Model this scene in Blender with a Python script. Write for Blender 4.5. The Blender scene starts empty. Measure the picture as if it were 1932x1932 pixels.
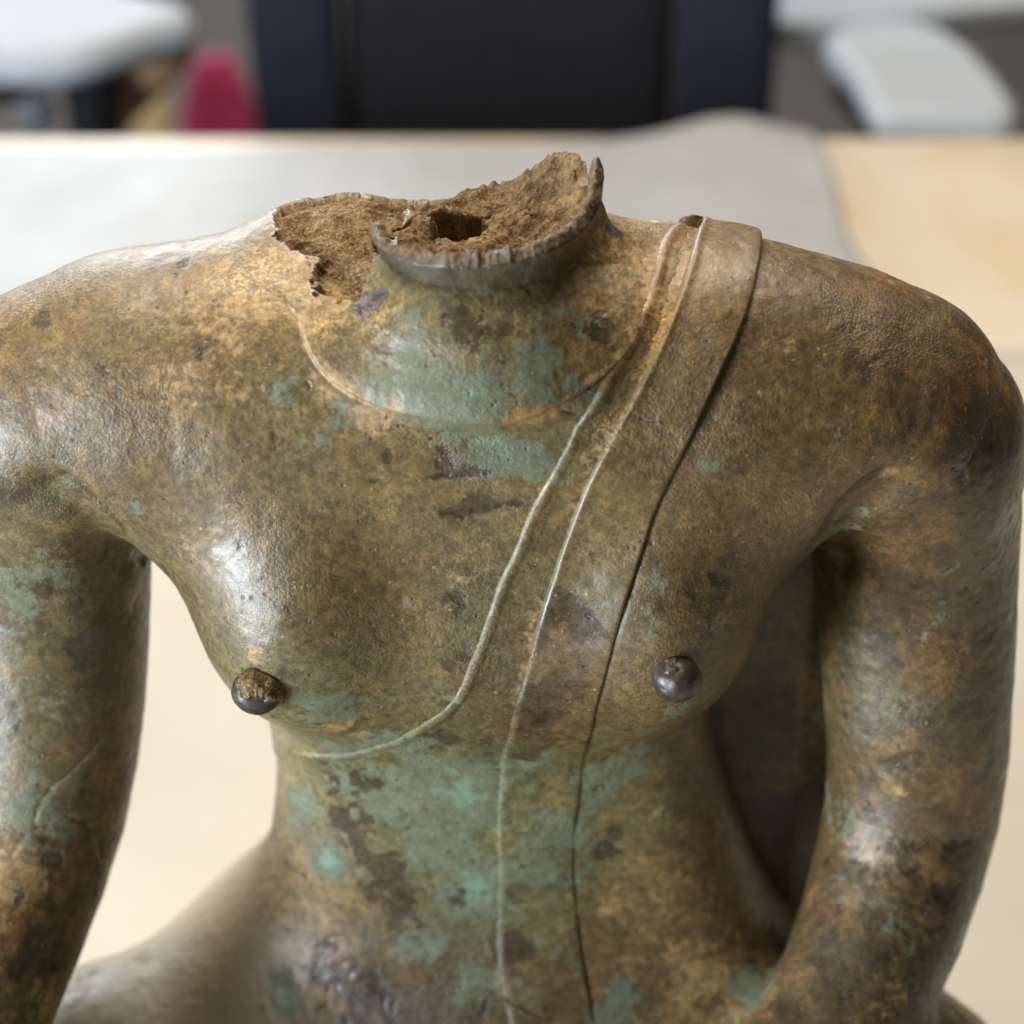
import bpy, bmesh, math, random
import numpy as np, time as _time
_t0 = _time.time()
from mathutils import Vector, Matrix
R = math.radians
SC = bpy.context.scene

# ------------------------------------------------------------------ camera, world, lights, exposure
PITCH = R(35.0)
CAMLOC = (0.0, -0.8*math.cos(PITCH), 0.40 + 0.8*math.sin(PITCH))
cd = bpy.data.cameras.new('camera'); cam = bpy.data.objects.new('camera', cd); SC.collection.objects.link(cam)
cam.location = CAMLOC; cam.rotation_euler = (R(90)-PITCH, 0, 0)
cd.sensor_width = 36; cd.sensor_height = 36; cd.sensor_fit = 'HORIZONTAL'
cd.lens = 18/math.tan(R(14)); cd.clip_start = .02; cd.clip_end = 100
cd.dof.use_dof = True; cd.dof.focus_distance = 0.815; cd.dof.aperture_fstop = 4.5
SC.camera = cam

W = bpy.data.worlds.new('World'); SC.world = W; W.use_nodes = True
W.node_tree.nodes['Background'].inputs[0].default_value = (1.0, .96, .90, 1)
W.node_tree.nodes['Background'].inputs[1].default_value = .06

def area(name, loc, target, sx, sy, power, col):
    l = bpy.data.lights.new(name, 'AREA'); l.shape = 'RECTANGLE'; l.size = sx; l.size_y = sy
    l.energy = power; l.color = col
    o = bpy.data.objects.new(name, l); SC.collection.objects.link(o); o.location = loc
    o.rotation_euler = (Vector(target)-Vector(loc)).to_track_quat('-Z', 'Y').to_euler()
    return o
area('window_light', (-2.2, -1.4, .42), (0, 0, .4), .95, 1.2, 130, (.80, .90, 1.0))
area('ceiling_light', (-.10, .80, 2.25), (.1, .35, .2), 1.8, 1.0, 60, (1.0, .88, .70))
area('far_window_light', (-1.2, 4.0, 1.5), (0, .4, .3), 2.6, 1.3, 125, (.86, .93, 1.0))
SC.view_settings.view_transform = 'Standard'; SC.view_settings.look = 'None'
SC.view_settings.exposure = 0.0; SC.view_settings.gamma = 1.0
SC.render.engine = 'CYCLES'
SC.cycles.max_bounces = 5; SC.cycles.diffuse_bounces = 3; SC.cycles.glossy_bounces = 3

# ------------------------------------------------------------------ numpy helpers
def _hash(ix, iy, iz, seed):
    h = (ix.astype(np.uint32)*np.uint32(374761393) + iy.astype(np.uint32)*np.uint32(668265263)
         + iz.astype(np.uint32)*np.uint32(2246822519) + np.uint32((seed*3266489917) & 0xffffffff))
    h ^= h >> np.uint32(15); h *= np.uint32(2246822519); h ^= h >> np.uint32(13)
    h *= np.uint32(3266489917); h ^= h >> np.uint32(16)
    return h.astype(np.float32)*np.float32(1/4294967295.0)
def vnoise(P, scale, seed=0):
    q = P.astype(np.float32)*np.float32(scale); i = np.floor(q); f = q-i
    f = f*f*f*(f*(f*6-15)+10); i = i.astype(np.int32)
    x, y, z = i[:, 0], i[:, 1], i[:, 2]; fx, fy, fz = f[:, 0], f[:, 1], f[:, 2]
    def L(a, b, t): return a+(b-a)*t
    c00 = L(_hash(x, y, z, seed), _hash(x+1, y, z, seed), fx)
    c10 = L(_hash(x, y+1, z, seed), _hash(x+1, y+1, z, seed), fx)
    c01 = L(_hash(x, y, z+1, seed), _hash(x+1, y, z+1, seed), fx)
    c11 = L(_hash(x, y+1, z+1, seed), _hash(x+1, y+1, z+1, seed), fx)
    return L(L(c00, c10, fy), L(c01, c11, fy), fz)*2-1
def fbm(P, scale, oct=4, seed=0, gain=.5):
    a = 1.0; s = 0; t = 0
    for k in range(oct):
        s = s+a*vnoise(P, scale*2**k, seed+k*17); t += a; a *= gain
    return s/t
def sstep(a, b, x):
    t = np.clip((x-a)/(b-a), 0, 1); return t*t*(3-2*t)
def smin(a, b, k):
    h = np.maximum(k-np.abs(a-b), 0)/k
    return np.minimum(a, b)-h*h*k*.25
def smax(a, b, k): return -smin(-a, -b, k)

# ------------------------------------------------------------------ statue shape (local: x right, y back, z up; z=0 at the sternum)
X0, Z0 = -.01425, .40
def cone(P, a, b, r1, r2):
    a = np.array(a, np.float32); b = np.array(b, np.float32); d = b-a; L2 = float(d@d)
    pa = P-a; t = np.clip(pa@d/L2, 0, 1)
    q = pa-t[:, None]*d
    return np.sqrt((q*q).sum(1))-(r1+(r2-r1)*t)
def ellip(P, c, r):
    q = (P-np.array(c, np.float32))/np.array(r, np.float32)
    k0 = np.sqrt((q*q).sum(1))+1e-6
    g = q/np.array(r, np.float32); k1 = np.sqrt((g*g).sum(1))+1e-6
    return k0*(k0-1)/k1
TZ = np.array([-.45, -.36, -.32, -.28, -.24, -.20, -.17, -.145, -.125, -.105, -.08, -.04, 0, .03, .06, .09])
TW = np.array([.135, .132, .126, .114, .103, .0965, .0945, .0960, .1000, .1035, .1060, .1195, .136, .128, .09, .06])
TF = np.array([-.02, -.018, -.012, -.002, .005, .0095, .0105, .0085, .0005, -.0095, -.0165, -.0130, -.003, .0050, .029, .06])
TB = np.array([.13, .128, .126, .122, .117, .113, .112, .114, .118, .121, .124, .128, .13, .124, .100, .08])
def resample(C, n):
    C = np.asarray(C, np.float64)
    # Catmull-Rom through the points, then even spacing
    pts = []
    for i in range(len(C)-1):
        p0 = C[max(i-1, 0)]; p1 = C[i]; p2 = C[i+1]; p3 = C[min(i+2, len(C)-1)]
        for t in np.linspace(0, 1, 24, endpoint=False):
            pts.append(.5*((2*p1)+(-p0+p2)*t+(2*p0-5*p1+4*p2-p3)*t*t+(-p0+3*p1-3*p2+p3)*t**3))
    pts.append(C[-1]); pts = np.array(pts)
    d = np.r_[0, np.cumsum(np.linalg.norm(np.diff(pts, axis=0), axis=1))]
    u = np.linspace(0, d[-1], n)
    return np.stack([np.interp(u, d, pts[:, k]) for k in range(pts.shape[1])], 1)
TZ, TW, TF, TB = resample(np.c_[TZ, TW, TF, TB], 240).T.copy()
def torso(P):
    z = P[:, 2]
    w = np.interp(z, TZ, TW).astype(np.float32); f = np.interp(z, TZ, TF); b = np.interp(z, TZ, TB)
    c = ((f+b)*.5).astype(np.float32); d = ((b-f)*.5).astype(np.float32)
    n = 2.5
    q = (np.abs(P[:, 0]/w)**n+np.abs((P[:, 1]-c)/d)**n)**(1/n)
    s = (q-1)*np.minimum(w, d)
    return smax(s, z-.066, .03)
NC = (.004, .06)
FZ = np.array([.00, .034, .0485, .0540, .0585, .0635, .070, .075, .080, .0845, .0885, .110, .125])
FR = np.array([-.02, .030, .0605, .0660, .0658, .0645, .0615, .0575, .0520, .0462, .0415, .0405, .0400])
CT = np.radians([-180, -150, -110, -85, -60, 0, 40, 58, 72, 85, 92, 100, 118, 150, 180])
CZ = np.array([.086, .084, .081, .0855, .0880, .0885, .0892, .0925, .0985, .108, .1150, .107, .097, .089, .086])
def flare(P):
    x = P[:, 0]-NC[0]; y = P[:, 1]-NC[1]; z = P[:, 2]
    rho = np.sqrt(x*x+y*y)+1e-6
    bl = 1-sstep(.055, .085, z)
    top = np.interp(np.arctan2(x, -y), CT, CZ).astype(np.float32)     # torn edge of the neck skin, climbing to the spike
    zz = z-.20*(y+.012)*bl
    rad = np.interp(zz, FZ, FR).astype(np.float32)
    hi = np.clip((top-.0890)/.004, 0, 1)*(z > .066)
    rad = np.maximum(rad, hi*(.0412+np.maximum(top-z, 0)*.34))
    s = (rho-rad)*.66
    s = smax(s, (z-top), .002)
    return np.maximum(s, -np.maximum(rho-.0365, .052-z))          # hollow inside
SH = [((.0, .074, .016), .051), ((.05, .070, .0265), .053), ((.10, .066, .0185), .056), ((.147, .064, .0125), .0535), ((.166, .0625, .0072), .0520), ((.180, .061, -.004), .0470)]
ARM_R = [((.184, .062, -.026), .0445), ((.190, .068, -.07), .0445), ((.1965, .056, -.135), .0420), ((.1985, .042, -.205), .0395), ((.164, -.022, -.262), .0345), ((.090, -.098, -.295), .026), ((.02, -.13, -.300), .021)]
ARM_L = [((-.183, .062, -.026), .0450), ((-.188, .068, -.07), .0445), ((-.193, .053, -.135), .0425), ((-.2045, .028, -.195), .0405), ((-.228, -.045, -.250), .0350), ((-.250, -.150, -.300), .027), ((-.248, -.190, -.345), .022)]
ARM_R = resample([(*p, r) for p, r in ARM_R], 17); ARM_L = resample([(*p, r) for p, r in ARM_L], 17)
def part_eval(mask, f, P):
    """evaluate a piece of the solid only where it can matter"""
    out = np.full(len(P), .5, np.float32)
    if mask.any(): out[mask] = f(P[mask])
    return out
def body(P, hollow=False):
    P = np.ascontiguousarray(P, np.float32)
    x, z = P[:, 0], P[:, 2]; ax = np.abs(x)
    d = torso(P)
    M = P.copy(); M[:, 0] = ax                       # mirrored point: both sides share pecs, shoulders and legs
    d = smin(d, part_eval((z > -.16) & (z < .06), lambda q: ellip(q, PEC[0], PEC[1]), M), .024)
    d = smin(d, part_eval((z > -.10), lambda q: shoulder(q), M), .045)
    d = smin(d, part_eval((x < -.09) & (z > -.08), lambda q: cone(q, (-.140, .064, .0160), (-.187, .060, .0020), .0535, .0475), P), .015)
    d = smin(d, part_eval((x > .06) | (z < -.22), lambda q: limb(q, ARM_R), P), .008)
    d = smin(d, part_eval((x < -.06) | (z < -.22), lambda q: limb(q, ARM_L), P), .008)
    d = smin(d, part_eval(z > 0, lambda q: ellip(q, (-.052, .088, .066), (.036, .030, .0230)), P), .02)
    d = smin(d, part_eval(z < -.18, lambda q: ellip(q, (0, .07, -.345), (.145, .10, .085)), P), .05)
    d = smin(d, part_eval((z < -.08) & (x > 0), lambda q: cone(q, (.066, .058, -.14), (.102, .058, -.30), .024, .046), P), .025)
    d = smin(d, part_eval(z < -.2, lambda q: thigh(q), M), .03)
    for s in (-1, 1):
        d = smin(d, part_eval(z < -.25, lambda q: cone(q, (s*.29, -.10, -.358), (-s*.10, -.17, -.362+.012*(s > 0)), .043, .034), P), .015)
    d = smin(d, part_eval((z > 0) & (ax < .12), flare, P), .014)
    hol = np.maximum(np.hypot(x-NC[0], P[:, 1]-NC[1])-.034, .042-z)              # the casting is hollow below the neck
    if hollow: d = np.maximum(d, -hol)
    return np.maximum(d, -.398-z)
PEC = ((.072, .052, -.057), (.049, .0785, .066))
def shoulder(q):
    d = None
    for (a, ra), (b, rb) in zip(SH[:-1], SH[1:]):
        e = cone(q, a, b, ra, rb); d = e if d is None else np.minimum(d, e)
    return d
def limb(q, pts):
    d = None
    for a, b in zip(pts[:-1], pts[1:]):
        e = cone(q, a[:3], b[:3], a[3], b[3]); d = e if d is None else np.minimum(d, e)
    return d
def thigh(q):
    return smin(cone(q, (.075, .055, -.338), (.19, -.005, -.345), .066, .056), cone(q, (.19, -.005, -.345), (.295, -.09, -.352), .056, .047), .03)
def carve_field(P):
    n = fbm(P, 95, 4, 5)*.0042+fbm(P, 330, 3, 6)*.0030
    f = ellip(P, (-.060, .082, .088), (.021, .030, .0165))
    f = smin(f, ellip(P, (-.0485, .049, .077), (.0135, .017, .0145)), .006)
    f = smin(f, ellip(P, (-.044, .074, .092), (.016, .026, .014)), .006)
    f = smin(f, ellip(P, (-.062, .038, .064), (.007, .009, .009)), .004)
    f = smin(f, ellip(P, (-.020, .101, .090), (.032, .017, .016)), .006)
    return f+n
def grad(F, P, e=4e-4):
    ks = np.array([[1, -1, -1], [-1, -1, 1], [-1, 1, -1], [1, 1, 1]], np.float32)
    g = 0
    for k in ks: g = g+k[None]*F(P+k*e)[:, None]
    g = g/(4*e)
    return g
def project(F, P, it=2, lim=.004):
    for _ in range(it):
        g = grad(F, P); n2 = np.maximum((g*g).sum(1), .05)
        st = F(P)/n2
        P = P-np.clip(st, -lim, lim)[:, None]*g
    return P
def surface_net(F, lo, hi, h):
    n = [int(math.ceil((hi[k]-lo[k])/h))+1 for k in range(3)]
    ax = [lo[k]+h*np.arange(n[k]) for k in range(3)]
    V = np.empty(n, np.float32)
    for i0 in range(0, n[0], 12):
        X, Y, Z = np.meshgrid(ax[0][i0:i0+12], ax[1], ax[2], indexing='ij')
        V[i0:i0+12] = F(np.stack([X.ravel(), Y.ravel(), Z.ravel()], 1).astype(np.float32)).reshape(X.shape)
    S = V < 0
    c = np.zeros([k-1 for k in n], np.int8)
    for a in (0, 1):
        for b in (0, 1):
            for e in (0, 1):
                c += S[a:n[0]-1+a, b:n[1]-1+b, e:n[2]-1+e]
    act = (c > 0) & (c < 8)
    idx = -np.ones(act.shape, np.int64); idx[act] = np.arange(act.sum())
    ii = np.argwhere(act).astype(np.float32)
    P = (np.array(lo)+(ii+.5)*h).astype(np.float32)
    faces = []
    for k in range(3):
        a, b = [(1, 2), (2, 0), (0, 1)][k]
        s0 = [slice(None)]*3; s1 = [slice(None)]*3
        s0[k] = slice(0, n[k]-1); s1[k] = slice(1, n[k])
        cr = S[tuple(s0)] != S[tuple(s1)]
        e = np.argwhere(cr)
        ok = (e[:, a] > 0) & (e[:, b] > 0) & (e[:, a] < n[a]-1) & (e[:, b] < n[b]-1)
        e = e[ok]
        ins = S[tuple(e.T)]
        q = []
        for da, db in ((-1, -1), (0, -1), (0, 0), (-1, 0)):
            c_ = e.copy(); c_[:, a] += da; c_[:, b] += db; q.append(idx[tuple(c_.T)])
        q = np.stack(q, 1); q[~ins] = q[~ins][:, ::-1]
        faces.append(q)
    return P, np.concatenate(faces)
def subdivide(P, Q, sel):
    S = Q[sel]; rest = Q[~sel]
    E = np.concatenate([np.sort(S[:, [k, (k+1) % 4]], 1) for k in range(4)])
    key = E[:, 0]*(len(P)+1)+E[:, 1]
    u, first, inv = np.unique(key, return_index=True, return_inverse=True); inv = inv.reshape(-1)
    cnt = np.bincount(inv, minlength=len(u))
    mid = (P[E[first, 0]]+P[E[first, 1]])*.5
    n0 = len(P); m = len(S)
    ctr = P[S].mean(1)
    e = [n0+inv[k*m:(k+1)*m] for k in range(4)]
    c = n0+len(u)+np.arange(m)
    nq = np.concatenate([np.stack([S[:, k], e[k], c, e[(k+3) % 4]], 1) for k in range(4)])
    P2 = np.concatenate([P, mid, ctr])
    pin = np.zeros(len(P2), bool); pin[n0:n0+len(u)] = cnt == 1
    return P2, np.concatenate([rest, nq]), pin

def mesh_obj(name, P, Q, mat, parent=None, smooth=True, attrs=None):
    me = bpy.data.meshes.new(name)
    P = np.asarray(P, np.float32); Q = np.asarray(Q, np.int32)
    me.vertices.add(len(P)); me.vertices.foreach_set('co', P.ravel())
    k = Q.shape[1]
    me.loops.add(Q.size); me.loops.foreach_set('vertex_index', Q.ravel())
    me.polygons.add(len(Q)); me.polygons.foreach_set('loop_start', np.arange(0, Q.size, k, dtype=np.int32))
    me.polygons.foreach_set('loop_total', np.full(len(Q), k, np.int32))
    me.polygons.foreach_set('use_smooth', np.full(len(Q), smooth))
    me.update(); me.validate()
    for an, av in (attrs or {}).items():
        a = me.attributes.new(an, 'FLOAT_COLOR', 'POINT')
        a.data.foreach_set('color', np.asarray(av, np.float32).ravel())
    if mat: me.materials.append(mat)
    o = bpy.data.objects.new(name, me); SC.collection.objects.link(o)
    if parent: o.parent = parent
    return o
def tag(o, label=None, cat=None, kind=None, group=None):
    for k, v in (('label', label), ('category', cat), ('kind', kind), ('group', group)):
        if v: o[k] = v
    return o

# points of the statue's surface seen at given places of the photograph (1932 px wide), found once on the solid itself
_F = 966/math.tan(R(14)); _c, _s = math.cos(PITCH), math.sin(PITCH)
def on_body(pts, F=None):
    F = F or body
    a = np.array(pts, np.float64)
    dx = (a[:, 0]-966)/_F; b = (966-a[:, 1])/_F
    D = np.stack([dx, _c+b*_s, -_s+b*_c], 1); Ln = np.linalg.norm(D, axis=1)
    D = (D/Ln[:, None]).astype(np.float32)
    O = np.array([-X0, -.8*_c, .8*_s], np.float32)
    t = np.full(len(a), .55, np.float32); best = np.full(len(a), 9., np.float32); bt = t.copy()
    for _ in range(90):
        q = O+D*t[:, None]; d = F(q)
        up = d < best; best[up] = d[up]; bt[up] = t[up]
        t = t+np.maximum(d*.75, 2e-4)*(d > 3e-5)
        t = np.minimum(t, 1.4)
    t = np.where(F(O+D*t[:, None]) > 3e-4, bt, t)                    # a ray that only grazes the body keeps its nearest point
    return project(F, O+D*t[:, None], 4, .02)
def polydist(P, C):
    """distance of every point to a polyline of 3D points"""
    C = np.asarray(C, np.float32); best = np.full(len(P), 9., np.float32)
    lo = C.min(0)-.02; hi = C.max(0)+.02
    m = np.where(((P > lo) & (P < hi)).all(1))[0]
    q = P[m]; bb = best[m]
    for a, b in zip(C[:-1], C[1:]):
        d = b-a; t = np.clip((q-a)@d/max(float(d@d), 1e-12), 0, 1)
        r = q-a-t[:, None]*d; bb = np.minimum(bb, np.sqrt((r*r).sum(1)))
    best[m] = bb; return best

# ------------------------------------------------------------------ materials
def new_mat(name):
    m = bpy.data.materials.new(name); m.use_nodes = True
    nt = m.node_tree; b = nt.nodes['Principled BSDF']; return m, nt, b
class G:
    """small node-graph builder"""
    def __init__(s, nt): s.nt = nt; s.N = nt.nodes; s.L = nt.links
    def put(s, sock, v):
        if isinstance(v, bpy.types.NodeSocket): s.L.new(v, sock)
        else: sock.default_value = v if not (isinstance(v, tuple) and len(v) == 3 and len(sock.default_value) == 4) else (*v, 1)
    def noise(s, vec, scale, detail=4, rough=.55, dist=0.):
        n = s.N.new('ShaderNodeTexNoise'); s.L.new(vec, n.inputs['Vector'])
        n.inputs['Scale'].default_value = scale; n.inputs['Detail'].default_value = detail
        n.inputs['Roughness'].default_value = rough; n.inputs['Distortion'].default_value = dist
        return n.outputs['Fac']
    def vor(s, vec, scale, feature='F1'):
        n = s.N.new('ShaderNodeTexVoronoi'); n.feature = feature; s.L.new(vec, n.inputs['Vector']); n.inputs['Scale'].default_value = scale
        return n.outputs['Distance']
    def math(s, op, a, b=0., c=None):
        n = s.N.new('ShaderNodeMath'); n.operation = op; s.put(n.inputs[0], a); s.put(n.inputs[1], b)
        if c is not None: s.put(n.inputs[2], c)
        return n.outputs[0]
    def ramp(s, v, a, b, lo=0., hi=1.):
        n = s.N.new('ShaderNodeMapRange'); n.interpolation_type = 'SMOOTHSTEP'
        s.put(n.inputs[0], v); n.inputs[1].default_value = a; n.inputs[2].default_value = b
        n.inputs[3].default_value = lo; n.inputs[4].default_value = hi
        return n.outputs[0]
    def mix(s, f, a, b):
        n = s.N.new('ShaderNodeMix'); n.data_type = 'RGBA'
        s.put(n.inputs[0], f); s.put(n.inputs[6], a); s.put(n.inputs[7], b); return n.outputs[2]
    def mixf(s, f, a, b):
        n = s.N.new('ShaderNodeMix'); n.data_type = 'FLOAT'
        s.put(n.inputs[0], f); s.put(n.inputs[2], a); s.put(n.inputs[3], b); return n.outputs[0]
    def attr(s, name):
        n = s.N.new('ShaderNodeAttribute'); n.attribute_name = name; sp = s.N.new('ShaderNodeSeparateColor')
        s.L.new(n.outputs['Color'], sp.inputs[0]); return sp.outputs[0], sp.outputs[1], sp.outputs[2], n.outputs['Alpha']
    def coord(s, kind='Object'):
        return s.N.new('ShaderNodeTexCoord').outputs[kind]
    def scaled(s, vec, sc):
        n = s.N.new('ShaderNodeMapping'); s.L.new(vec, n.inputs[0]); n.inputs['Scale'].default_value = sc; return n.outputs[0]
    def bump(s, h, dist, strength=1., prev=None):
        n = s.N.new('ShaderNodeBump'); s.L.new(h, n.inputs['Height']); n.inputs['Distance'].default_value = dist
        s.put(n.inputs['Strength'], strength)
        if prev is not None: s.L.new(prev, n.inputs['Normal'])
        return n.outputs[0]

def bronze_material():
    m, nt, B = new_mat('weathered_bronze'); g = G(nt); v = g.coord()
    ta = g.N.new('ShaderNodeAttribute'); ta.attribute_name = 'tint'; col = ta.outputs['Color']; core = ta.outputs['Alpha']
    green, dark, ochre, polish = g.attr('patina')
    gold, grey, pale, skin = g.attr('wear_and_light')
    n3 = g.noise(v, 270, 4, .66, .2); n4 = g.noise(v, 98, 6, .72, .8); leather = g.noise(v, 780, 3, .62, .3)
    ctr = lambda n, k: g.math('MULTIPLY_ADD', n, k, -.5*k)
    def gain(c, f):
        n = g.N.new('ShaderNodeVectorMath'); n.operation = 'SCALE'; g.L.new(c, n.inputs[0]); g.put(n.inputs['Scale'], f); return n.outputs[0]
    col = gain(col, g.math('MULTIPLY', g.ramp(n3, .30, .70, .66, 1.36), g.ramp(leather, .30, .70, .72, 1.30)))
    col = g.mix(g.math('MULTIPLY', g.ramp(n4, .56, .70), .20), col, (.34, .215, .085))
    # ochre soil
    o = g.ramp(g.math('ADD', ochre, g.math('ADD', ctr(n4, 1.0), ctr(n3, .9))), .34, .80)
    col = g.mix(g.math('MULTIPLY', o, .85), col, g.mix(g.ramp(n3, .36, .66), (.25, .140, .045), (.52, .345, .145)))
    # green corrosion with flaky, broken edges
    gv = g.math('ADD', green, g.math('ADD', ctr(n3, .8), ctr(n4, .8)))
    gm = g.ramp(gv, .40, .64)
    gcol = g.mix(g.ramp(n4, .32, .64), (.110, .112, .058), (.160, .190, .116))
    gcol = g.mix(g.ramp(gv, .86, 1.35), gcol, (.190, .335, .235))
    gcol = g.mix(g.ramp(leather, .52, .68, 0, .55), gcol, (.290, .285, .175))
    gm = g.math('MULTIPLY', gm, g.ramp(n3, .32, .46, .40, .92))
    col = g.mix(gm, col, gcol)
    # dark brown scale
    dm = g.ramp(g.math('ADD', dark, g.math('ADD', ctr(n4, .8), ctr(n3, .9))), .46, .64)
    col = g.mix(g.math('MULTIPLY', dm, .82), col, g.mix(g.ramp(n3, .3, .7), (.026, .017, .011), (.082, .052, .030)))
    # freckles and pits
    pits = g.vor(v, 250); sel = g.ramp(n4, .55, .65)
    col = g.mix(g.math('MULTIPLY', g.ramp(pits, .16, .30, .75, 0), sel), col, (.035, .024, .016))
    col = g.mix(g.math('MULTIPLY', g.ramp(pits, .10, .22, .85, 0), g.ramp(n4, .45, .37)), col, (.46, .31, .16))
    # bare grey metal, pale dust with the hip's painted bounce light, clay core
    col = g.mix(g.math('MULTIPLY', grey, .92), col, g.mix(g.ramp(n3, .3, .7), (.085, .074, .074), (.33, .31, .31)))
    pm = g.ramp(g.math('ADD', pale, g.math('ADD', ctr(n3, 1.5), ctr(n4, 1.2))), .35, .95)
    col = g.mix(g.math('MULTIPLY', pm, .78), col, (.40, .335, .225))
    ccol = g.mix(g.ramp(n4, .36, .66), (.120, .074, .036), (.330, .225, .120))
    ccol = g.mix(g.ramp(n3, .44, .30), ccol, (.060, .040, .026))
    ccol = g.mix(g.ramp(leather, .56, .70, 0, .45), ccol, (.46, .36, .235))
    ccol = g.mix(g.ramp(ochre, .35, .95, 0, .75), ccol, g.mix(g.ramp(n3, .35, .65), (.30, .195, .085), (.50, .37, .19)))
    col = g.mix(core, col, ccol)
    gl = g.math('MULTIPLY', g.ramp(leather, .50, .60), gold)
    col = g.mix(gl, col, (.86, .56, .20))
    g.put(B.inputs['Base Color'], col)
    g.put(B.inputs['Metallic'], g.math('MAXIMUM', g.math('MULTIPLY', gl, .85), g.math('MULTIPLY', grey, .6)))
    r = g.mixf(gm, g.ramp(n4, .3, .7, .38, .52), .74); r = g.mixf(dm, r, .30); r = g.mixf(polish, r, .38)
    r = g.mixf(o, r, .52); r = g.mixf(core, r, .92); r = g.mixf(gl, r, .3); r = g.mixf(grey, r, .34)
    g.put(B.inputs['Roughness'], r)
    g.put(B.inputs['Specular IOR Level'], g.mixf(core, .80, .2))
    nocoat = g.math('MAXIMUM', core, g.math('MULTIPLY', gm, .8))
    g.put(B.inputs['Coat Weight'], g.mixf(nocoat, g.math('MULTIPLY_ADD', polish, .38, .12), 0.)); B.inputs['Coat Roughness'].default_value = .42
    # relief: leathery casting skin (uneven over the body) and pits
    hgt = g.math('ADD', g.math('MULTIPLY', leather, g.mixf(core, g.math('MULTIPLY', skin, .62), 1.1)), g.math('MULTIPLY', n3, g.mixf(core, g.math('MULTIPLY_ADD', skin, .20, .20), 2.6)))
    hgt = g.math('ADD', hgt, g.math('MULTIPLY', g.ramp(pits, .14, .32, -.45, 0), sel))
    g.put(B.inputs['Normal'], g.bump(hgt, .0010, .95))
    return m
BRONZE = bronze_material()

def simple(name, col, rough=.6, metal=0., spec=.5, var=.12, scale=40., bumpd=0., bscale=300.):
    m, nt, B = new_mat(name); g = G(nt); v = g.coord()
    n = g.noise(v, scale, 6, .6)
    c = g.mix(g.ramp(n, .3, .7), tuple(x*(1-var) for x in col), tuple(min(1, x*(1+var)) for x in col))
    g.put(B.inputs['Base Color'], c); B.inputs['Roughness'].default_value = rough; B.inputs['Metallic'].default_value = metal
    B.inputs['Specular IOR Level'].default_value = spec
    if bumpd: g.put(B.inputs['Normal'], g.bump(g.noise(v, bscale, 5, .6), bumpd))
    return m

# ------------------------------------------------------------------ setting: floor
def box(bm, lo, hi, mat=None):
    x0, y0, z0 = lo; x1, y1, z1 = hi
    vs = [bm.verts.new(p) for p in ((x0,y0,z0),(x1,y0,z0),(x1,y1,z0),(x0,y1,z0),(x0,y0,z1),(x1,y0,z1),(x1,y1,z1),(x0,y1,z1))]
    for f in ((3,2,1,0),(4,5,6,7),(0,1,5,4),(1,2,6,5),(2,3,7,6),(3,0,4,7)): bm.faces.new([vs[i] for i in f])
def bm_obj(name, bm, mat, parent=None, bevel=0., seg=3, smooth=True, loc=None, rot=None):
    me = bpy.data.meshes.new(name); bmesh.ops.recalc_face_normals(bm, faces=bm.faces[:])
    if bevel: bmesh.ops.bevel(bm, geom=bm.edges[:], offset=bevel, segments=seg, profile=.5, affect='EDGES')
    bm.to_mesh(me); bm.free()
    for p in me.polygons: p.use_smooth = smooth
    me.materials.append(mat)
    o = bpy.data.objects.new(name, me); SC.collection.objects.link(o)
    if loc: o.location = loc
    if rot: o.rotation_euler = rot
    if parent: o.parent = parent
    return o
def empty(name, loc=(0, 0, 0), rz=0):
    o = bpy.data.objects.new(name, None); SC.collection.objects.link(o); o.location = loc; o.rotation_euler.z = rz; o.empty_display_size = .05
    return o
FLOOR_Z = -.74
carpet = simple('carpet', (.125, .108, .098), .95, 0, .2, .25, 30, .002, 700)
bm = bmesh.new(); box(bm, (-4, -2.5, FLOOR_Z-.05), (4, 6.5, FLOOR_Z)); tag(bm_obj('floor', bm, carpet, smooth=False), kind='structure')

# work table
def wood_material():
    m, nt, B = new_mat('pale_wood'); g = G(nt); v = g.coord(); s = g.scaled(v, (2.0, 26, 26))
    n = g.noise(s, 2.2, 8, .6, 1.2); n2 = g.noise(g.scaled(v, (3, 1.2, 1)), 2.6, 3)
    c = g.mix(g.ramp(n, .3, .7), (.78, .69, .56), (.83, .75, .63))
    c = g.mix(g.ramp(n2, .46, .66, 0, .7), c, (.78, .61, .40))
    g.put(B.inputs['Base Color'], c); B.inputs['Roughness'].default_value = .42
    g.put(B.inputs['Normal'], g.bump(n, .0003, .5)); return m
wood = wood_material()
TY1 = 1.215
tb = tag(empty('work_table', (0, .35, FLOOR_Z)), 'long pale wooden work table under the bronze statue', 'table')
bm = bmesh.new(); box(bm, (-1.25, -1.3, .705), (1.25, TY1-.35, .74)); bm_obj('tabletop', bm, wood, tb, .004)
steel = simple('dark_steel', (.05, .05, .052), .45, .6)
for x in (-1.15, 1.15):
    for y in (-1.2, TY1-.47):
        bm = bmesh.new(); box(bm, (x-.03, y-.03, 0), (x+.03, y+.03, .7045)); bm_obj('leg', bm, steel, tb, .004)

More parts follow.
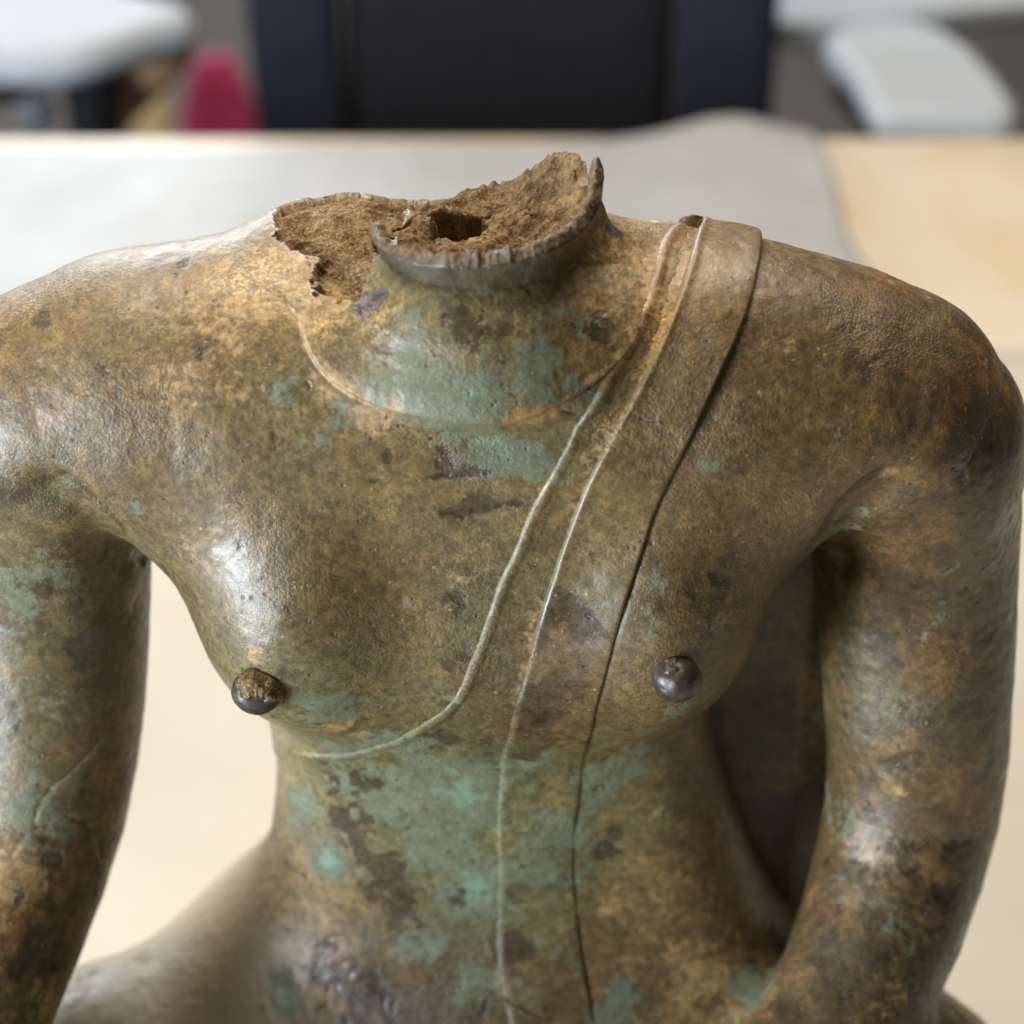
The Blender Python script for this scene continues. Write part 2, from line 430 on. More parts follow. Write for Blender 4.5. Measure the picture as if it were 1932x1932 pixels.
# ------------------------------------------------------------------ sheets of paper on the table (thin wrinkled sheets, edges a little lifted)
def sheet(name, outline_fn, nx, ny, zfn, mat, th=.0008):
    u, w = np.meshgrid(np.linspace(0, 1, nx), np.linspace(0, 1, ny), indexing='ij')
    XY = outline_fn(u.ravel(), w.ravel())
    Z = zfn(XY, u.ravel(), w.ravel())
    T = np.c_[XY, Z]; Bt = T-np.array([0, 0, th])
    i = np.arange((nx-1)*(ny-1)); a = (i//(ny-1))*ny+i % (ny-1)
    q = np.stack([a, a+ny, a+ny+1, a+1], 1); n = nx*ny
    Q = [q, q[:, ::-1]+n]
    ring = list(range(0, n, ny))+list(range(n-ny+1, n))+list(range(n-ny-1, -1, -ny))+list(range(ny-2, 0, -1))
    ring = np.array(ring); r2 = np.roll(ring, -1); Q.append(np.stack([ring, ring+n, r2+n, r2], 1))
    return mesh_obj(name, np.concatenate([T, Bt]), np.concatenate(Q), mat)
def paper_mat(name, c1, c2, rough, bs):
    m, nt, B = new_mat(name); g = G(nt); v = g.coord()
    n = g.noise(v, bs, 6, .6, .5)
    g.put(B.inputs['Base Color'], g.mix(g.ramp(n, .3, .7), c1, c2)); B.inputs['Roughness'].default_value = rough
    g.put(B.inputs['Normal'], g.bump(g.noise(v, 260, 5, .6), .0004, .5)); return m
cream = paper_mat('cream_paper', (.575, .54, .475), (.63, .595, .53), .75, 5)
greyp = paper_mat('grey_tissue', (.42, .44, .465), (.475, .495, .52), .55, 9)
def cream_z(XY, u, w):
    P = np.c_[XY, np.zeros(len(XY))]
    return .0016+(.0028*(1+fbm(P, 5, 3, 3))+.0022*(1-np.abs(fbm(P*np.array([1, 2.2, 1]), 7, 3, 4))))*sstep(0, .05, np.minimum(np.minimum(u, 1-u), np.minimum(w, 1-w)))
o = sheet('cream_paper', lambda u, w: np.c_[-.95+1.9*u, -.62+1.42*w], 90, 70, cream_z, cream)
tag(o, 'cream paper sheet spread on the table beneath the bronze statue', 'paper')
def grey_xy(u, w):
    x0 = -1.05; xr = .285+.05*(1-w)+.006*np.sin(w*9)
    y0 = .70; y1 = 1.160+.006*np.sin(u*9)+.046*np.exp(-((u-.945)/.065)**2)
    return np.c_[x0+(xr-x0)*u, y0+(y1-y0)*w]
def grey_z(XY, u, w):
    P = np.c_[XY, np.zeros(len(XY))]
    z = .0072+.006*(1+fbm(P, 7, 4, 8))+.002*(1-np.abs(fbm(P, 17, 3, 9)))
    x, y = XY[:, 0], XY[:, 1]
    z = z+.011*np.exp(-((x-.225)/.062)**2)*sstep(.45, 1, w)                       # fold standing up at the far edge
    z = z+.008*np.exp(-((x-.305)/.02)**2)*sstep(.7, 1, w)
    z = z-.0
    return z
o = sheet('grey_tissue_sheet', grey_xy, 140, 80, grey_z, greyp)
tag(o, 'wrinkled pale grey tissue sheet lying at the far side of the table', 'paper')

# ------------------------------------------------------------------ the bronze statue
statue = tag(empty('bronze_statue', (X0, 0, Z0)), 'headless seated bronze figure with green and brown patina and broken neck', 'statue')
FB = lambda q: body(q, True)
P, Q = surface_net(FB, (-.37, -.26, -.405), (.37, .17, .135), .0045)
P = project(FB, P, 3)
def fsel(P, Q, lo, hi):
    A = P[Q]; n = np.cross(A[:, 2]-A[:, 0], A[:, 3]-A[:, 1]); n /= np.linalg.norm(n, axis=1)[:, None]+1e-12
    c = A.mean(1); return ((c > np.array(lo)) & (c < np.array(hi))).all(1) & (n@np.array([0, -_c, _s], np.float32) > -.15)
for lv, (lo, hi) in enumerate([((-.4, -.3, -.5), (.4, .2, .2)), ((-.26, -.15, -.32), (.26, .115, .14)), ((-.10, .0, .035), (.085, .125, .14))]):
    P, Q, pin = subdivide(P, Q, fsel(P, Q, lo, hi))
    n_ = np.where(~pin)[0]
    P[n_] = project(FB, P[n_], 2 if lv == 0 else 1, .0015)
N = grad(FB, P); N /= np.linalg.norm(N, axis=1)[:, None]+1e-9

# lines of the robe, as points on the body
LC = on_body([(566,600),(575,640),(600,690),(650,735),(720,768),(800,788),(880,798),(960,796),(1030,775),(1100,735),(1160,690),(1200,640),(1215,580)])
L1px = [(1288,418),(1276,436),(1262,462),(1245,520),(1222,590),(1195,650),(1160,705),(1112,790),(1062,880),(1015,965),(985,1040),(952,1110),(928,1180),(906,1240),(882,1298),(850,1342),(800,1376),(740,1405),(690,1420)]
L2px = [(1322,415),(1310,450),(1298,495),(1280,550),(1255,615),(1226,680),(1190,750),(1150,825),(1117,890),(1085,965),(1060,1035),(1038,1100),(1015,1170),(1000,1235),(986,1290),(970,1345),(955,1405),(945,1460),(940,1550),(940,1650),(940,1760),(945,1830),(955,1890),(962,1925)]
L3px = [(1432,445),(1434,490),(1420,560),(1395,630),(1352,720),(1310,810),(1272,890),(1238,960),(1212,1040),(1190,1110),(1166,1190),(1147,1260),(1130,1320),(1110,1400),(1096,1480),(1086,1550),(1083,1640),(1090,1740),(1103,1830),(1115,1890),(1122,1925)]
BODY0 = body
L1 = on_body(L1px); L2 = on_body(L2px); L3 = on_body(L3px)
CR1 = on_body([(190,1400),(140,1455),(95,1490),(72,1520),(66,1555)]); CR2 = on_body([(20,1620),(45,1580),(75,1555),(125,1540),(165,1550),(183,1590),(192,1625),(225,1640)])
AXL = [on_body([(120,900),(160,925),(200,965),(238,1010),(272,1060)]), on_body([(1676,893),(1636,915),(1600,945),(1566,990),(1540,1035)])]
AXW = [on_body([(95,935),(140,965),(180,1005),(220,1050)]), on_body([(1668,930),(1632,965),(1604,1010),(1580,1060)])]
rng_ = random.Random(4)
FINE = []
for k in range(9):
    x_, y_ = rng_.uniform(250, 1300), rng_.uniform(620, 1300); a_ = rng_.gauss(.1, .5); l_ = rng_.uniform(25, 80)
    FINE.append(on_body([(x_, y_), (x_+l_*math.cos(a_), y_-l_*math.sin(a_))]))
SCR = [on_body([(55,655),(75,695)]), on_body([(700,908),(930,890)]), on_body([(835,968),(985,945)])]

# ---- relief on the casting itself
H = np.zeros(len(P), np.float32)
front = P[:, 1] < .12
cf = np.full(len(P), .05, np.float32); nk_ = (np.abs(P[:, 0]+.045) < .08) & (P[:, 2] > .02); cf[nk_] = carve_field(P[nk_]); inn = 1-sstep(-.0006, .0012, cf)
inn = inn*((np.abs(P[:, 0]+.045) < .07) & (P[:, 2] > .03))
H += .00030*fbm(P, 45, 3, 21)+.00022*fbm(P, 170, 3, 22)
dcl = polydist(P, LC)
# collar of the neck: one crisp step that follows the crease right round
def colw(q): return q[:, 2]*.65-np.hypot(q[:, 0]-NC[0], q[:, 1]-NC[1])*.76
LCr = resample(LC, 120).astype(np.float32); ph_ = np.arctan2(LCr[:, 0]-NC[0], -(LCr[:, 1]-NC[1])); oi_ = np.argsort(ph_)
phv = np.arctan2(P[:, 0]-NC[0], -(P[:, 1]-NC[1]))
sg_ = colw(P)-np.interp(phv, ph_[oi_], colw(LCr)[oi_])
fd_ = sstep(ph_.min()-.25, ph_.min()+.15, phv)*sstep(ph_.max()+.25, ph_.max()-.15, phv)*(P[:, 2] > .0)
H += fd_*(.0017*sstep(-.0007, .0007, sg_)*(1-sstep(.004, .022, sg_))-.0005*np.exp(-((sg_+.0012)/.0012)**2))

for C in (CR1, CR2):
    d = polydist(P, C); H -= .0006*np.exp(-(d/.0008)**2)
for C in FINE:
    d = polydist(P, C); H -= .00035*np.exp(-(d/.0007)**2)
for C in SCR:
    d = polydist(P, C); H -= .0005*np.exp(-(d/.0008)**2)
d = polydist(P, L3); H -= .0003*np.exp(-(d/.0012)**2)
H += inn*(.0016*fbm(P, 240, 4, 31)+.0030*fbm(P, 90, 3, 32)-.0050)
for C in AXL:
    d = polydist(P, C); H -= .0020*np.exp(-(d/.0022)**2)
for C in AXW:
    d = polydist(P, C); H -= .0058*np.exp(-(d/.0105)**2)
P = P+N*H[:, None]

# ---- patina masks: stains and painted hip light as blobs on the skin
def blobs(P, lst):
    """lst of ((px,py) place, radius m, strength)"""
    m = np.zeros(len(P), np.float32)
    if not lst: return m
    C = on_body([b[0] for b in lst])
    for c, b in zip(C, lst):
        d2 = ((P-c)**2).sum(1)
        m = np.maximum(m, b[2]*np.exp(-d2/(b[1]*b[1])))
    return m
GREEN = [((1620,1560),.022,.45),((760,640),.018,.75),((880,720),.026,.78),((1010,700),.022,.72),((1080,620),.012,.6),((700,700),.018,.72),((920,830),.022,.55),((600,690),.012,.5),((1000,860),.02,.5),
         ((230,880),.018,.6),((260,960),.012,.7),((300,1080),.010,.7),((120,1050),.022,.6),((60,1130),.03,.55),
         ((620,1420),.02,.75),((700,1500),.03,.85),((850,1480),.03,.95),((820,1600),.025,.95),((880,1680),.025,.95),((760,1400),.018,.8),((620,1620),.012,.95),((560,1500),.018,.75),((800,1760),.018,.75),((540,1880),.012,.95),((900,1850),.012,.7),((620,1340),.018,.7),((820,1320),.015,.5),
         ((1010,1650),.018,.85),((1050,1560),.02,.8),((1000,1430),.015,.65),((1150,1480),.022,.75),((1200,1430),.018,.7),((1230,1560),.015,.5),((1290,1330),.02,.65),((1350,1300),.012,.7),((1140,1900),.02,.6),((1060,1800),.016,.6),
         ((1640,980),.012,.75),((1600,1020),.010,.8),((1690,1330),.022,.55),((1660,1450),.015,.55),((1500,1500),.025,.5),((1450,1850),.02,.55),((40,1560),.03,.5),((150,1330),.025,.5),((640,780),.015,.55),((520,740),.015,.45)]
DARK = [((650,1500),.022,.62),((720,1560),.016,.66),((740,1650),.018,.66),((800,1740),.018,.62),((1100,1180),.014,.66),((1000,1340),.018,.7),((1010,1420),.014,.6),((545,1275),.006,.55),((520,1350),.006,.55),((1225,1300),.005,.6),((880,610),.012,.62),((930,640),.010,.62),((1130,630),.010,.6),((860,890),.010,.5),((900,960),.010,.62),((870,1130),.007,.75),((880,1240),.006,.8),
        ((210,1190),.020,.78),((170,1210),.012,.7),((240,1120),.018,.72),((90,1110),.009,.65),((280,1150),.012,.7),
        ((700,1480),.014,.7),((640,1560),.018,.66),((690,1620),.012,.6),((840,1400),.012,.75),((930,1400),.010,.7),((760,1720),.018,.7),((620,1850),.016,.8),((700,1880),.016,.78),((960,1780),.010,.75),((980,1700),.010,.5),
        ((1080,1150),.016,.66),((1030,1300),.016,.66),((1060,1400),.014,.62),((1030,1480),.010,.6),((1140,1600),.008,.78),((1160,1570),.006,.75),((1360,1090),.008,.65),((1300,1100),.01,.5),
        ((1850,880),.022,.66),((1900,1000),.020,.66),((1800,1150),.02,.5),((1850,1300),.02,.55),((1700,1600),.02,.5),((1800,1700),.02,.55),((1600,1850),.018,.5),((1750,1880),.02,.6),((1700,760),.025,.42),((1600,700),.03,.36),
        ((60,1780),.025,.62),((100,1650),.02,.55),((40,900),.02,.45),((170,1620),.014,.5),((350,492),.006,.75),((1440,900),.012,.6)]
OCHRE = [((715,630),.016,.62),((700,690),.012,.5),((250,620),.06,.28),((500,600),.05,.28),((450,560),.030,.55),((560,500),.03,.62),((640,560),.022,.8),((1180,480),.022,.9),((1230,560),.014,.7),((760,560),.016,.5),((1100,520),.016,.55),((700,770),.012,.85),((800,792),.010,.85),((900,800),.010,.8),((620,720),.010,.8),((1000,780),.008,.7),
         ((340,700),.022,.6),((420,640),.03,.5),((300,600),.03,.45),((20,1650),.022,.9),((60,1900),.03,.6),((200,540),.03,.4),((640,1370),.008,1.0),((600,1355),.006,.9),((680,1390),.007,.9),((855,1660),.007,1.1),((540,1720),.03,.6),((580,1640),.018,.6),((640,1800),.02,.55),((500,1900),.02,.6),
         ((1370,1160),.008,.8),((1670,1470),.008,.95),((1690,1490),.008,.9),((1300,1700),.03,.5),((1200,1780),.03,.45),((1330,1850),.03,.6),((1150,1720),.008,.7),((1640,1640),.02,.5),((1700,1850),.02,.5),((480,1230),.005,.9),((1200,400),.02,.7),((1180,520),.02,.7),((550,1480),.012,.6)]
GOLD = [((970,775),.006,.9),((1150,800),.005,.9),((1135,830),.004,.9),((1225,590),.004,1.0),((1240,640),.004,.8),((610,620),.006,.7),((640,520),.012,.4),((1250,600),.004,.8),((480,520),.02,.3),((700,600),.006,.6)]
GREY = [((695,575),.0065,1.0),((715,560),.004,.9),((1160,430),.006,.9),((1152,415),.004,.9)]
POLISH = [((430,1060),.05,.85),((130,750),.03,.05),((1280,1120),.02,.5),((1880,650),.03,.5)]
PALE = [((300,1800),.05,.75),((150,1880),.05,.75),((400,1760),.03,.55),((1440,1880),.016,.7),((945,1850),.012,.7),((930,1790),.010,.55),((880,1850),.010,.4)]  # first three spots paint bounce light on the thigh
GO = (.220, .155, .064); GD = (.265, .178, .068); BR = (.155, .103, .048); DB = (.085, .057, .029); OG = (.160, .145, .072); GN = (.15, .18, .11); TN = (.34, .235, .125); RU = (.29, .15, .055)
ANCH = [((150,1900),(.40,.34,.25)),((400,1790),(.38,.30,.19)),((230,1800),(.40,.35,.26)),((80,600),GD),((300,520),GO),((450,560),GD),((300,750),(.25,.165,.068)),((560,700),GO),((130,760),BR),((450,950),(.17,.118,.056)),((650,900),GO),((800,900),GO),((920,1000),OG),((700,1100),(.18,.13,.06)),((600,1300),OG),  # thigh anchors are paler, with bounce light and haze painted in
        ((800,700),OG),((1000,700),OG),((1100,560),GD),((1200,480),GD),((1380,600),(.165,.105,.046)),((1250,850),(.175,.115,.05)),((1100,1000),GO),((1050,1200),(.12,.08,.04)),((1600,600),(.13,.086,.040)),((1500,800),(.165,.115,.054)),((1850,800),DB),
        ((1400,1000),BR),((1300,1200),(.16,.11,.053)),((1250,1450),OG),((1250,1700),(.25,.17,.08)),((1150,1850),BR),((1000,1600),GN),((850,1600),GN),((700,1500),GN),((560,1500),(.27,.22,.13)),((560,1700),TN),((500,1850),(.26,.18,.10)),((700,1850),DB),((300,1850),(.38,.31,.22)),
        ((100,1100),(.14,.11,.058)),((200,1200),DB),((100,1350),(.135,.115,.062)),((50,1550),(.14,.115,.065)),((50,1800),(.095,.058,.026)),((20,1650),GD),((1700,1000),(.11,.075,.038)),((1800,1200),(.11,.078,.042)),((1700,1350),(.135,.115,.065)),((1750,1600),(.14,.10,.053)),((1600,1850),(.12,.085,.048)),((1450,1500),(.12,.080,.042)),
        ((1330,1850),(.22,.15,.075)),((1800,1500),(.105,.075,.04)),((120,960),(.15,.125,.062)),((1500,450),(.17,.125,.065)),((1700,530),(.14,.10,.05))]
A_PT = on_body([a[0] for a in ANCH]); A_C = np.array([a[1] for a in ANCH], np.float32)
def warp(P, a=.005, sc=70, seed=51):
    return P+a*np.stack([fbm(P, sc, 2, seed+k) for k in range(3)], 1).astype(np.float32)
def patina(P, core=None, grey=None, pale=None, polish=None, dark=0., ochre=0., green=0., gold=None):
    P = P.astype(np.float32); z = np.zeros(len(P), np.float32)
    W_ = warp(P)
    num = np.zeros((len(P), 3), np.float32); den = np.full(len(P), 1e-9, np.float32)
    for c, k in zip(A_PT, A_C):
        w = np.exp(-((P-c)**2).sum(1)/(.034**2)).astype(np.float32)+1e-7; num += w[:, None]*k; den += w
    tint = num/den[:, None]
    mo = .70+.38*np.maximum(sstep(.13, .17, np.abs(P[:, 0])), sstep(-.09, -.14, P[:, 2]))                      # arms are more mottled
    tint *= .69*np.exp(mo*(.24*fbm(W_, 55, 3, 141)+.34*fbm(P, 190, 3, 142)))[:, None]
    a = .24*mo*sstep(.08, .50, fbm(W_, 85, 4, 143)); tint += (np.array([.36, .225, .085], np.float32)-tint)*a[:, None]
    a = .36*mo*sstep(.10, .48, fbm(W_, 75, 4, 144)); tint += (np.array([.060, .038, .020], np.float32)-tint)*a[:, None]
    a = .20*mo*sstep(.22, .55, fbm(W_, 60, 3, 145)); tint += (np.array([.30, .145, .050], np.float32)-tint)*a[:, None]
    a = (.06+.26*sstep(-.25, .35, fbm(W_, 30, 3, 146)))*sstep(.16, -.02, P[:, 0]); tint += (np.array([.150, .148, .082], np.float32)-tint)*a[:, None]   # thin olive film
    ft = fbm(W_, 42, 5, 41, .6); fd = fbm(W_, 95, 5, 42, .65); fo = fbm(W_, 50, 4, 43, .6)
    arm = sstep(.14, .165, np.abs(P[:, 0]))*sstep(.02, -.06, P[:, 2])
    g = np.maximum(blobs(P, GREEN), .02+.16*arm)+.75*ft+green
    d = np.maximum(blobs(P, DARK), .10+.16*arm)+.95*fd+dark
    o = np.maximum(blobs(P, OCHRE), .06)+.60*fo+ochre
    skin = np.clip(.45+1.4*fbm(P, 24, 3, 46)+.25*blobs(P, [((620,1020),.06,1.)])-.3*blobs(P, [((420,1060),.025,1.)]), .12, 1.15)
    pol = np.maximum(blobs(P, POLISH), .0) if polish is None else z+polish
    tint = tint*np.array([1.16, 1.04, .76], np.float32)
    return {'tint': np.c_[np.clip(tint, 0, 1), z if core is None else core],
            'patina': np.stack([g, d, o, pol], 1),
            'wear_and_light': np.stack([blobs(P, GOLD) if gold is None else gold, z if grey is None else grey, z if pale is None else pale, skin], 1)}
core_ = np.clip(inn*(.9+.5*fbm(P, 110, 3, 44)), 0, 1)
gr_ = blobs(P, GREY); gr_ = sstep(.35, .6, gr_+.3*fbm(P, 160, 3, 45))
near_ = (np.abs(P[:, 0]+.045) < .07) & (P[:, 2] > .03)
gr_ = np.maximum(gr_, near_*np.exp(-((cf-.0012)/.0009)**2)*sstep(-.15, .25, fbm(P, 130, 3, 47)))
pale_ = np.maximum(blobs(P, PALE), .95*np.exp(-(polydist(P, CR1)/.0011)**2))
pale_ = np.maximum(pale_, .8*np.exp(-(polydist(P, CR2)/.0011)**2))
hip_light_ = sstep(-.075, -.115, P[:, 0])*sstep(-.235, -.265, P[:, 2])*sstep(-.06, -.02, P[:, 1])  # left hip region, where table bounce and glare are painted as pale colour
pale_ = np.maximum(pale_, hip_light_*.95)
dk_ = .7*np.maximum(np.exp(-(polydist(P, SCR[1])/.0010)**2), np.exp(-(polydist(P, SCR[2])/.0022)**2))
ATT = patina(P, core_, gr_, pale_, None, dk_-.4*hip_light_, .8*np.exp(-(dcl/.0030)**2)+.38*np.maximum(np.exp(-(polydist(P, L1)/.0045)**2), np.exp(-(polydist(P, L2)/.0045)**2)), 0, np.maximum(blobs(P, GOLD), .25*inn))
ATT['tint'][:, :3] += (np.array([.52, .44, .32])-ATT['tint'][:, :3])*(.75*hip_light_)[:, None]  # bounce light painted into the hip tint
# corrosion stands proud, dark scale is lost skin
P = P+N*(.00028*sstep(.35, .75, ATT['patina'][:, 0])-.00030*sstep(.42, .7, ATT['patina'][:, 1])+.00012*fbm(P, 420, 2, 48))[:, None]
mesh_obj('body', P, Q, BRONZE, statue, True, ATT)
print('body', len(P), len(Q))

def grid_quads(n, m, closed=False):
    i = np.arange((n if closed else n-1)*(m-1)); r = i//(m-1); c = i % (m-1); r2 = (r+1) % n
    return np.stack([r*m+c, r2*m+c, r2*m+c+1, r*m+c+1], 1)
def ribbon(name, A, B_, n, us, hs, pale_u=None, **kw):
    """band laid over the body between two curves; us = stations across, hs = height over the skin"""
    A = resample(A, n); B_ = resample(B_, n); us = np.array(us); m = len(us)
    nA, nB = [q/(np.linalg.norm(q, axis=1)[:, None]+1e-9) for q in (grad(BODY0, A.astype(np.float32)), grad(BODY0, B_.astype(np.float32)))]
    nA = nA+nB; nA /= np.linalg.norm(nA, axis=1)[:, None]+1e-9
    lift = .012*np.minimum(1, np.linalg.norm(A-B_, axis=1)/.02)        # start outside the solid, then settle onto it
    T = (A[:, None]*(1-us)[None, :, None]+B_[:, None]*us[None, :, None]+(nA*lift[:, None])[:, None]*(4*us*(1-us)).clip(0, 1)[None, :, None]).reshape(-1, 3).astype(np.float32)
    T = project(BODY0, T, 6, .012)
    Nn = grad(BODY0, T); Nn /= np.linalg.norm(Nn, axis=1)[:, None]+1e-9
    h = np.tile(np.array(hs), n)*(1+.25*fbm(T, 70, 2, 61)+((1.0*sstep(.02, .085, T[:, 2])-.46-.25*sstep(-.03, -.14, T[:, 2])) if name == 'shawl_band' else 0))+.00022*fbm(T, 170, 3, 62)+.0003*fbm(T, 45, 2, 63)
    P_ = T+Nn*h[:, None]
    pale = None
    if pale_u is not None: pale = (np.tile(np.array(pale_u), n)*np.clip(.75+1.3*fbm(T, 45, 2, 64), .15, 1.2)).astype(np.float32)
    return mesh_obj(name, P_, grid_quads(n, m)[:, ::-1], BRONZE, statue, True, patina(P_, None, None, pale, **kw))
# shawl band over the left shoulder, carried on over the top and down the back
back2 = project(BODY0, np.array([(.084, .100, .080), (.080, .118, .060), (.076, .130, .03), (.070, .136, -.03)], np.float32), 6, .02); back3 = project(BODY0, np.array([(.116, .100, .076), (.112, .118, .055), (.108, .130, .02), (.104, .134, -.03)], np.float32), 6, .02)
low2 = np.array([L2[-1]+np.array([.004, -.004, -.02])]); low3 = np.array([L3[-1]+np.array([.006, -.004, -.02])])
A2 = np.concatenate([back2[::-1], L2, low2]); A3 = np.concatenate([back3[::-1], L3, low3])
us = np.r_[-.02, 0, .014, .03, .05, .075, .10, .13, np.linspace(.17, .90, 26), .94, .962, .976, .986, .993, 1.0]
t = .0030
hs = np.interp(us, [-.02, 0, .014, .03, .05, .075, .10, .13, .17, .5, .90, .962, .986, .993, 1.0], [-.0012, .0004, t*.50, t*.80, t*.98, t*1.04, t*1.02, t*.96, t*.92, t*.94, t*.95, t*.92, t*.7, t*.35, -.0004])
pu = np.interp(us, [-.02, .0, .035, .06], [.1, .20, .24, .0])
ribbon('shawl_band', A2, A3, 560, us, hs, pu, dark=.02)
# hem of the robe: raised bead that crosses the chest and turns under the breast
def hem(name, C, n, w0, w1, h, pale=.12):
    C = resample(C, n).astype(np.float32)
    T = np.gradient(C, axis=0); T /= np.linalg.norm(T, axis=1)[:, None]
    Nn = grad(BODY0, C); Nn /= np.linalg.norm(Nn, axis=1)[:, None]
    S = np.cross(T, Nn); S /= np.linalg.norm(S, axis=1)[:, None]
    us = np.array([0, .05, .10, .15, .20, .25, .30, .36, .42, .49, .56, .65, .75, .88, 1])
    hs = np.interp(us, [0, .10, .20, .30, .42, .56, .75, 1], [-.0006, h*.55, h*.95, h*1.05, h*.85, h*.30, h*.12, -.0004])
    pu = np.interp(us, [0, .15, .32, .42], [.25, pale, pale, 0])
    wob = (.00035*fbm(C, 60, 2, 71))[:, None]
    return ribbon(name, C+S*(w0+wob), C-S*(w1+wob), n, us, hs, pu)
L1t = np.concatenate([on_body([(640,1430),(590,1428),(545,1418),(515,1404)]), project(BODY0, np.array([(-.104, .055, -.118), (-.108, .075, -.110), (-.100, .105, -.100)], np.float32), 8, .01)])
L1b = project(BODY0, np.array([(.066, .128, .03), (.070, .118, .060), (.074, .100, .078)], np.float32), 6, .02)
L1e = np.concatenate([L1b, L1, L1t])
hem('robe_hem', L1e, 560, .0034, .0064, .0011)
BELT = on_body([(950,1886),(985,1908),(1030,1925),(1090,1931)])
hem('belt_hem', BELT, 60, .0020, .0050, .0014, .3)

# nipples: cast studs with soil caught on their upper side
for nm, c, r in (('stud', (490, 1296), .0098), ('stud', (1273, 1272), .0098)):
    C = on_body([c])[0]; n = grad(BODY0, C[None])[0]; n /= np.linalg.norm(n)
    bm = bmesh.new(); bmesh.ops.create_icosphere(bm, subdivisions=5, radius=1)
    S = np.array([v.co[:] for v in bm.verts], np.float32); Fq = np.array([[v.index for v in f.verts] for f in bm.faces]); bm.free()
    ax = np.array(n); D = S@ax
    Pn = C+S*np.array([r*1.02, r*.98, r*.96])+ax*(.0025)
    Pn = Pn+S*(.0006*fbm(Pn, 160, 3, 81))[:, None]
    up = S[:, 2]*.8+.35*(S[:, 0] if c[0] < 900 else -S[:, 0]) + .55*fbm(Pn, 260, 3, 82)
    soil = sstep(.12, .50, up) if c[0] < 900 else sstep(.75, 1.1, up)*.6
    Pn = Pn+S*(soil*(.0012+.0016*fbm(Pn, 380, 3, 83)))[:, None]
    z = np.zeros(len(Pn), np.float32)
    mesh_obj(nm, Pn, Fq, BRONZE, statue, True, {'tint': np.c_[np.tile(np.array([.040, .029, .020], np.float32)*np.ones((len(Pn), 1), np.float32), 1)*(1+.5*fbm(Pn, 200, 3, 84))[:, None], soil*.85], 'patina': np.stack([z, z, .05+soil*.5, .45*(1-soil)], 1), 'wear_and_light': np.stack([soil*.3, z, z, .15+.7*soil], 1)})

# ------------------------------------------------------------------ torn neck wall and clay core
TH = np.radians([-180, -150, -125, -105, -96, -90, -82, -72, -58, -40, -20, 0, 20, 38, 52, 66, 78, 87, 91, 95, 106, 120, 140, 160, 180])
HZ = np.array([.0860, .0820, .0780, .0790, .0830, .0915, .0965, .0985, .0985, .1000, .1020, .1040, .1055, .1070, .1085, .1115, .1145, .1185, .1220, .1130, .1060, .1040, .1020, .0930, .0860])
nT, prof = 640, []
th = np.linspace(-np.pi, np.pi, nT, endpoint=False)
circ = np.stack([np.sin(th), -np.cos(th), np.zeros(nT)], 1)
cp = circ*.05
Hh = np.interp(th, TH, HZ)+.0008*fbm(cp, 60, 2, 91)
Jag = .0016*fbm(cp, 70, 3, 99)-.0040*np.abs(fbm(cp, 140, 3, 92))+.0012
zb = .076
cols = []
# (fraction of height, radius)
steps = [(0, .0425, 0), (.25, .0415, 0), (.38, .0412, 0), (.48, .0417, 0), (.58, .0426, 0), (.68, .0436, 0), (.78, .0446, 0), (.85, .0451, 0), (.885, .0450, .6), (.93, .0442, 1), (.975, .0432, 1), (1.01, .0425, 1), (1.00, .0413, 1), (.97, .0404, 1), (.90, .0398, 1), (.75, .0392, 1), (.5, .0390, 1)]
for f, r, cr in steps:
    z = zb+(Hh-zb)*f+Jag*float(sstep(.80, .98, np.array(f)))
    q = np.stack([NC[0]+circ[:, 0]*r, NC[1]+circ[:, 1]*r, z], 1)
    amp = .0004+.0017*cr
    q[:, :2] += circ[:, :2]*(amp*(.7*fbm(q, 110, 3, 93)+.45*fbm(q, 520, 3, 97)))[:, None]
    q[:, 2] += cr*(.0011*fbm(q, 130, 3, 94)+.0008*fbm(q, 620, 2, 98))
    cols.append(q)
Pw = np.stack(cols, 1).reshape(-1, 3).astype(np.float32); m = len(steps)
crm = np.tile(np.array([s[2] for s in steps], np.float32), nT); fr = np.tile(np.array([s[0] for s in steps], np.float32), nT)
z_ = np.zeros(len(Pw), np.float32)
cw = np.clip(crm*(.55+.7*fbm(Pw, 160, 3, 95)), 0, 1)
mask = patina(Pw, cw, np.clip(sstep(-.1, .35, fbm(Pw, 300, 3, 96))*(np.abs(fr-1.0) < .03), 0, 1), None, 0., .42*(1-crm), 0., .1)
mask['tint'][:, :3] = mask['tint'][:, :3]*.25+np.array([.045, .038, .027])*.75  # dark metal, with its unlit look under the rim also painted in
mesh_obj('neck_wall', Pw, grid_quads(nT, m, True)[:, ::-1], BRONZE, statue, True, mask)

nr, nt_ = 120, 420
rr = np.linspace(0, .0408, nr); tt = np.linspace(-np.pi, np.pi, nt_, endpoint=False)
Rg, Tg = np.meshgrid(rr, tt, indexing='ij')
x = NC[0]+Rg*np.sin(Tg); y = NC[1]-Rg*np.cos(Tg)
rim = np.interp(Tg, TH, HZ)
sd = np.sin(Tg); bk = -np.cos(Tg)
cz = np.interp(Tg, np.radians([-180, -140, -100, -60, -20, 20, 60, 85, 110, 135, 160, 180]), [.0905, .0865, .0855, .0885, .0935, .0965, .1010, .1075, .1120, .1120, .0985, .0905])
zc = .0885+(cz-.0885)*(Rg/.04)**1.4
Pc = np.stack([x.ravel(), y.ravel(), zc.ravel()], 1).astype(np.float32)
Pc[:, 2] += .0060*fbm(Pc, 75, 3, 101)+.0040*np.abs(fbm(Pc, 150, 3, 102))-.0016+.0013*fbm(Pc, 420, 3, 103)
hx, hy = -.0075, .071
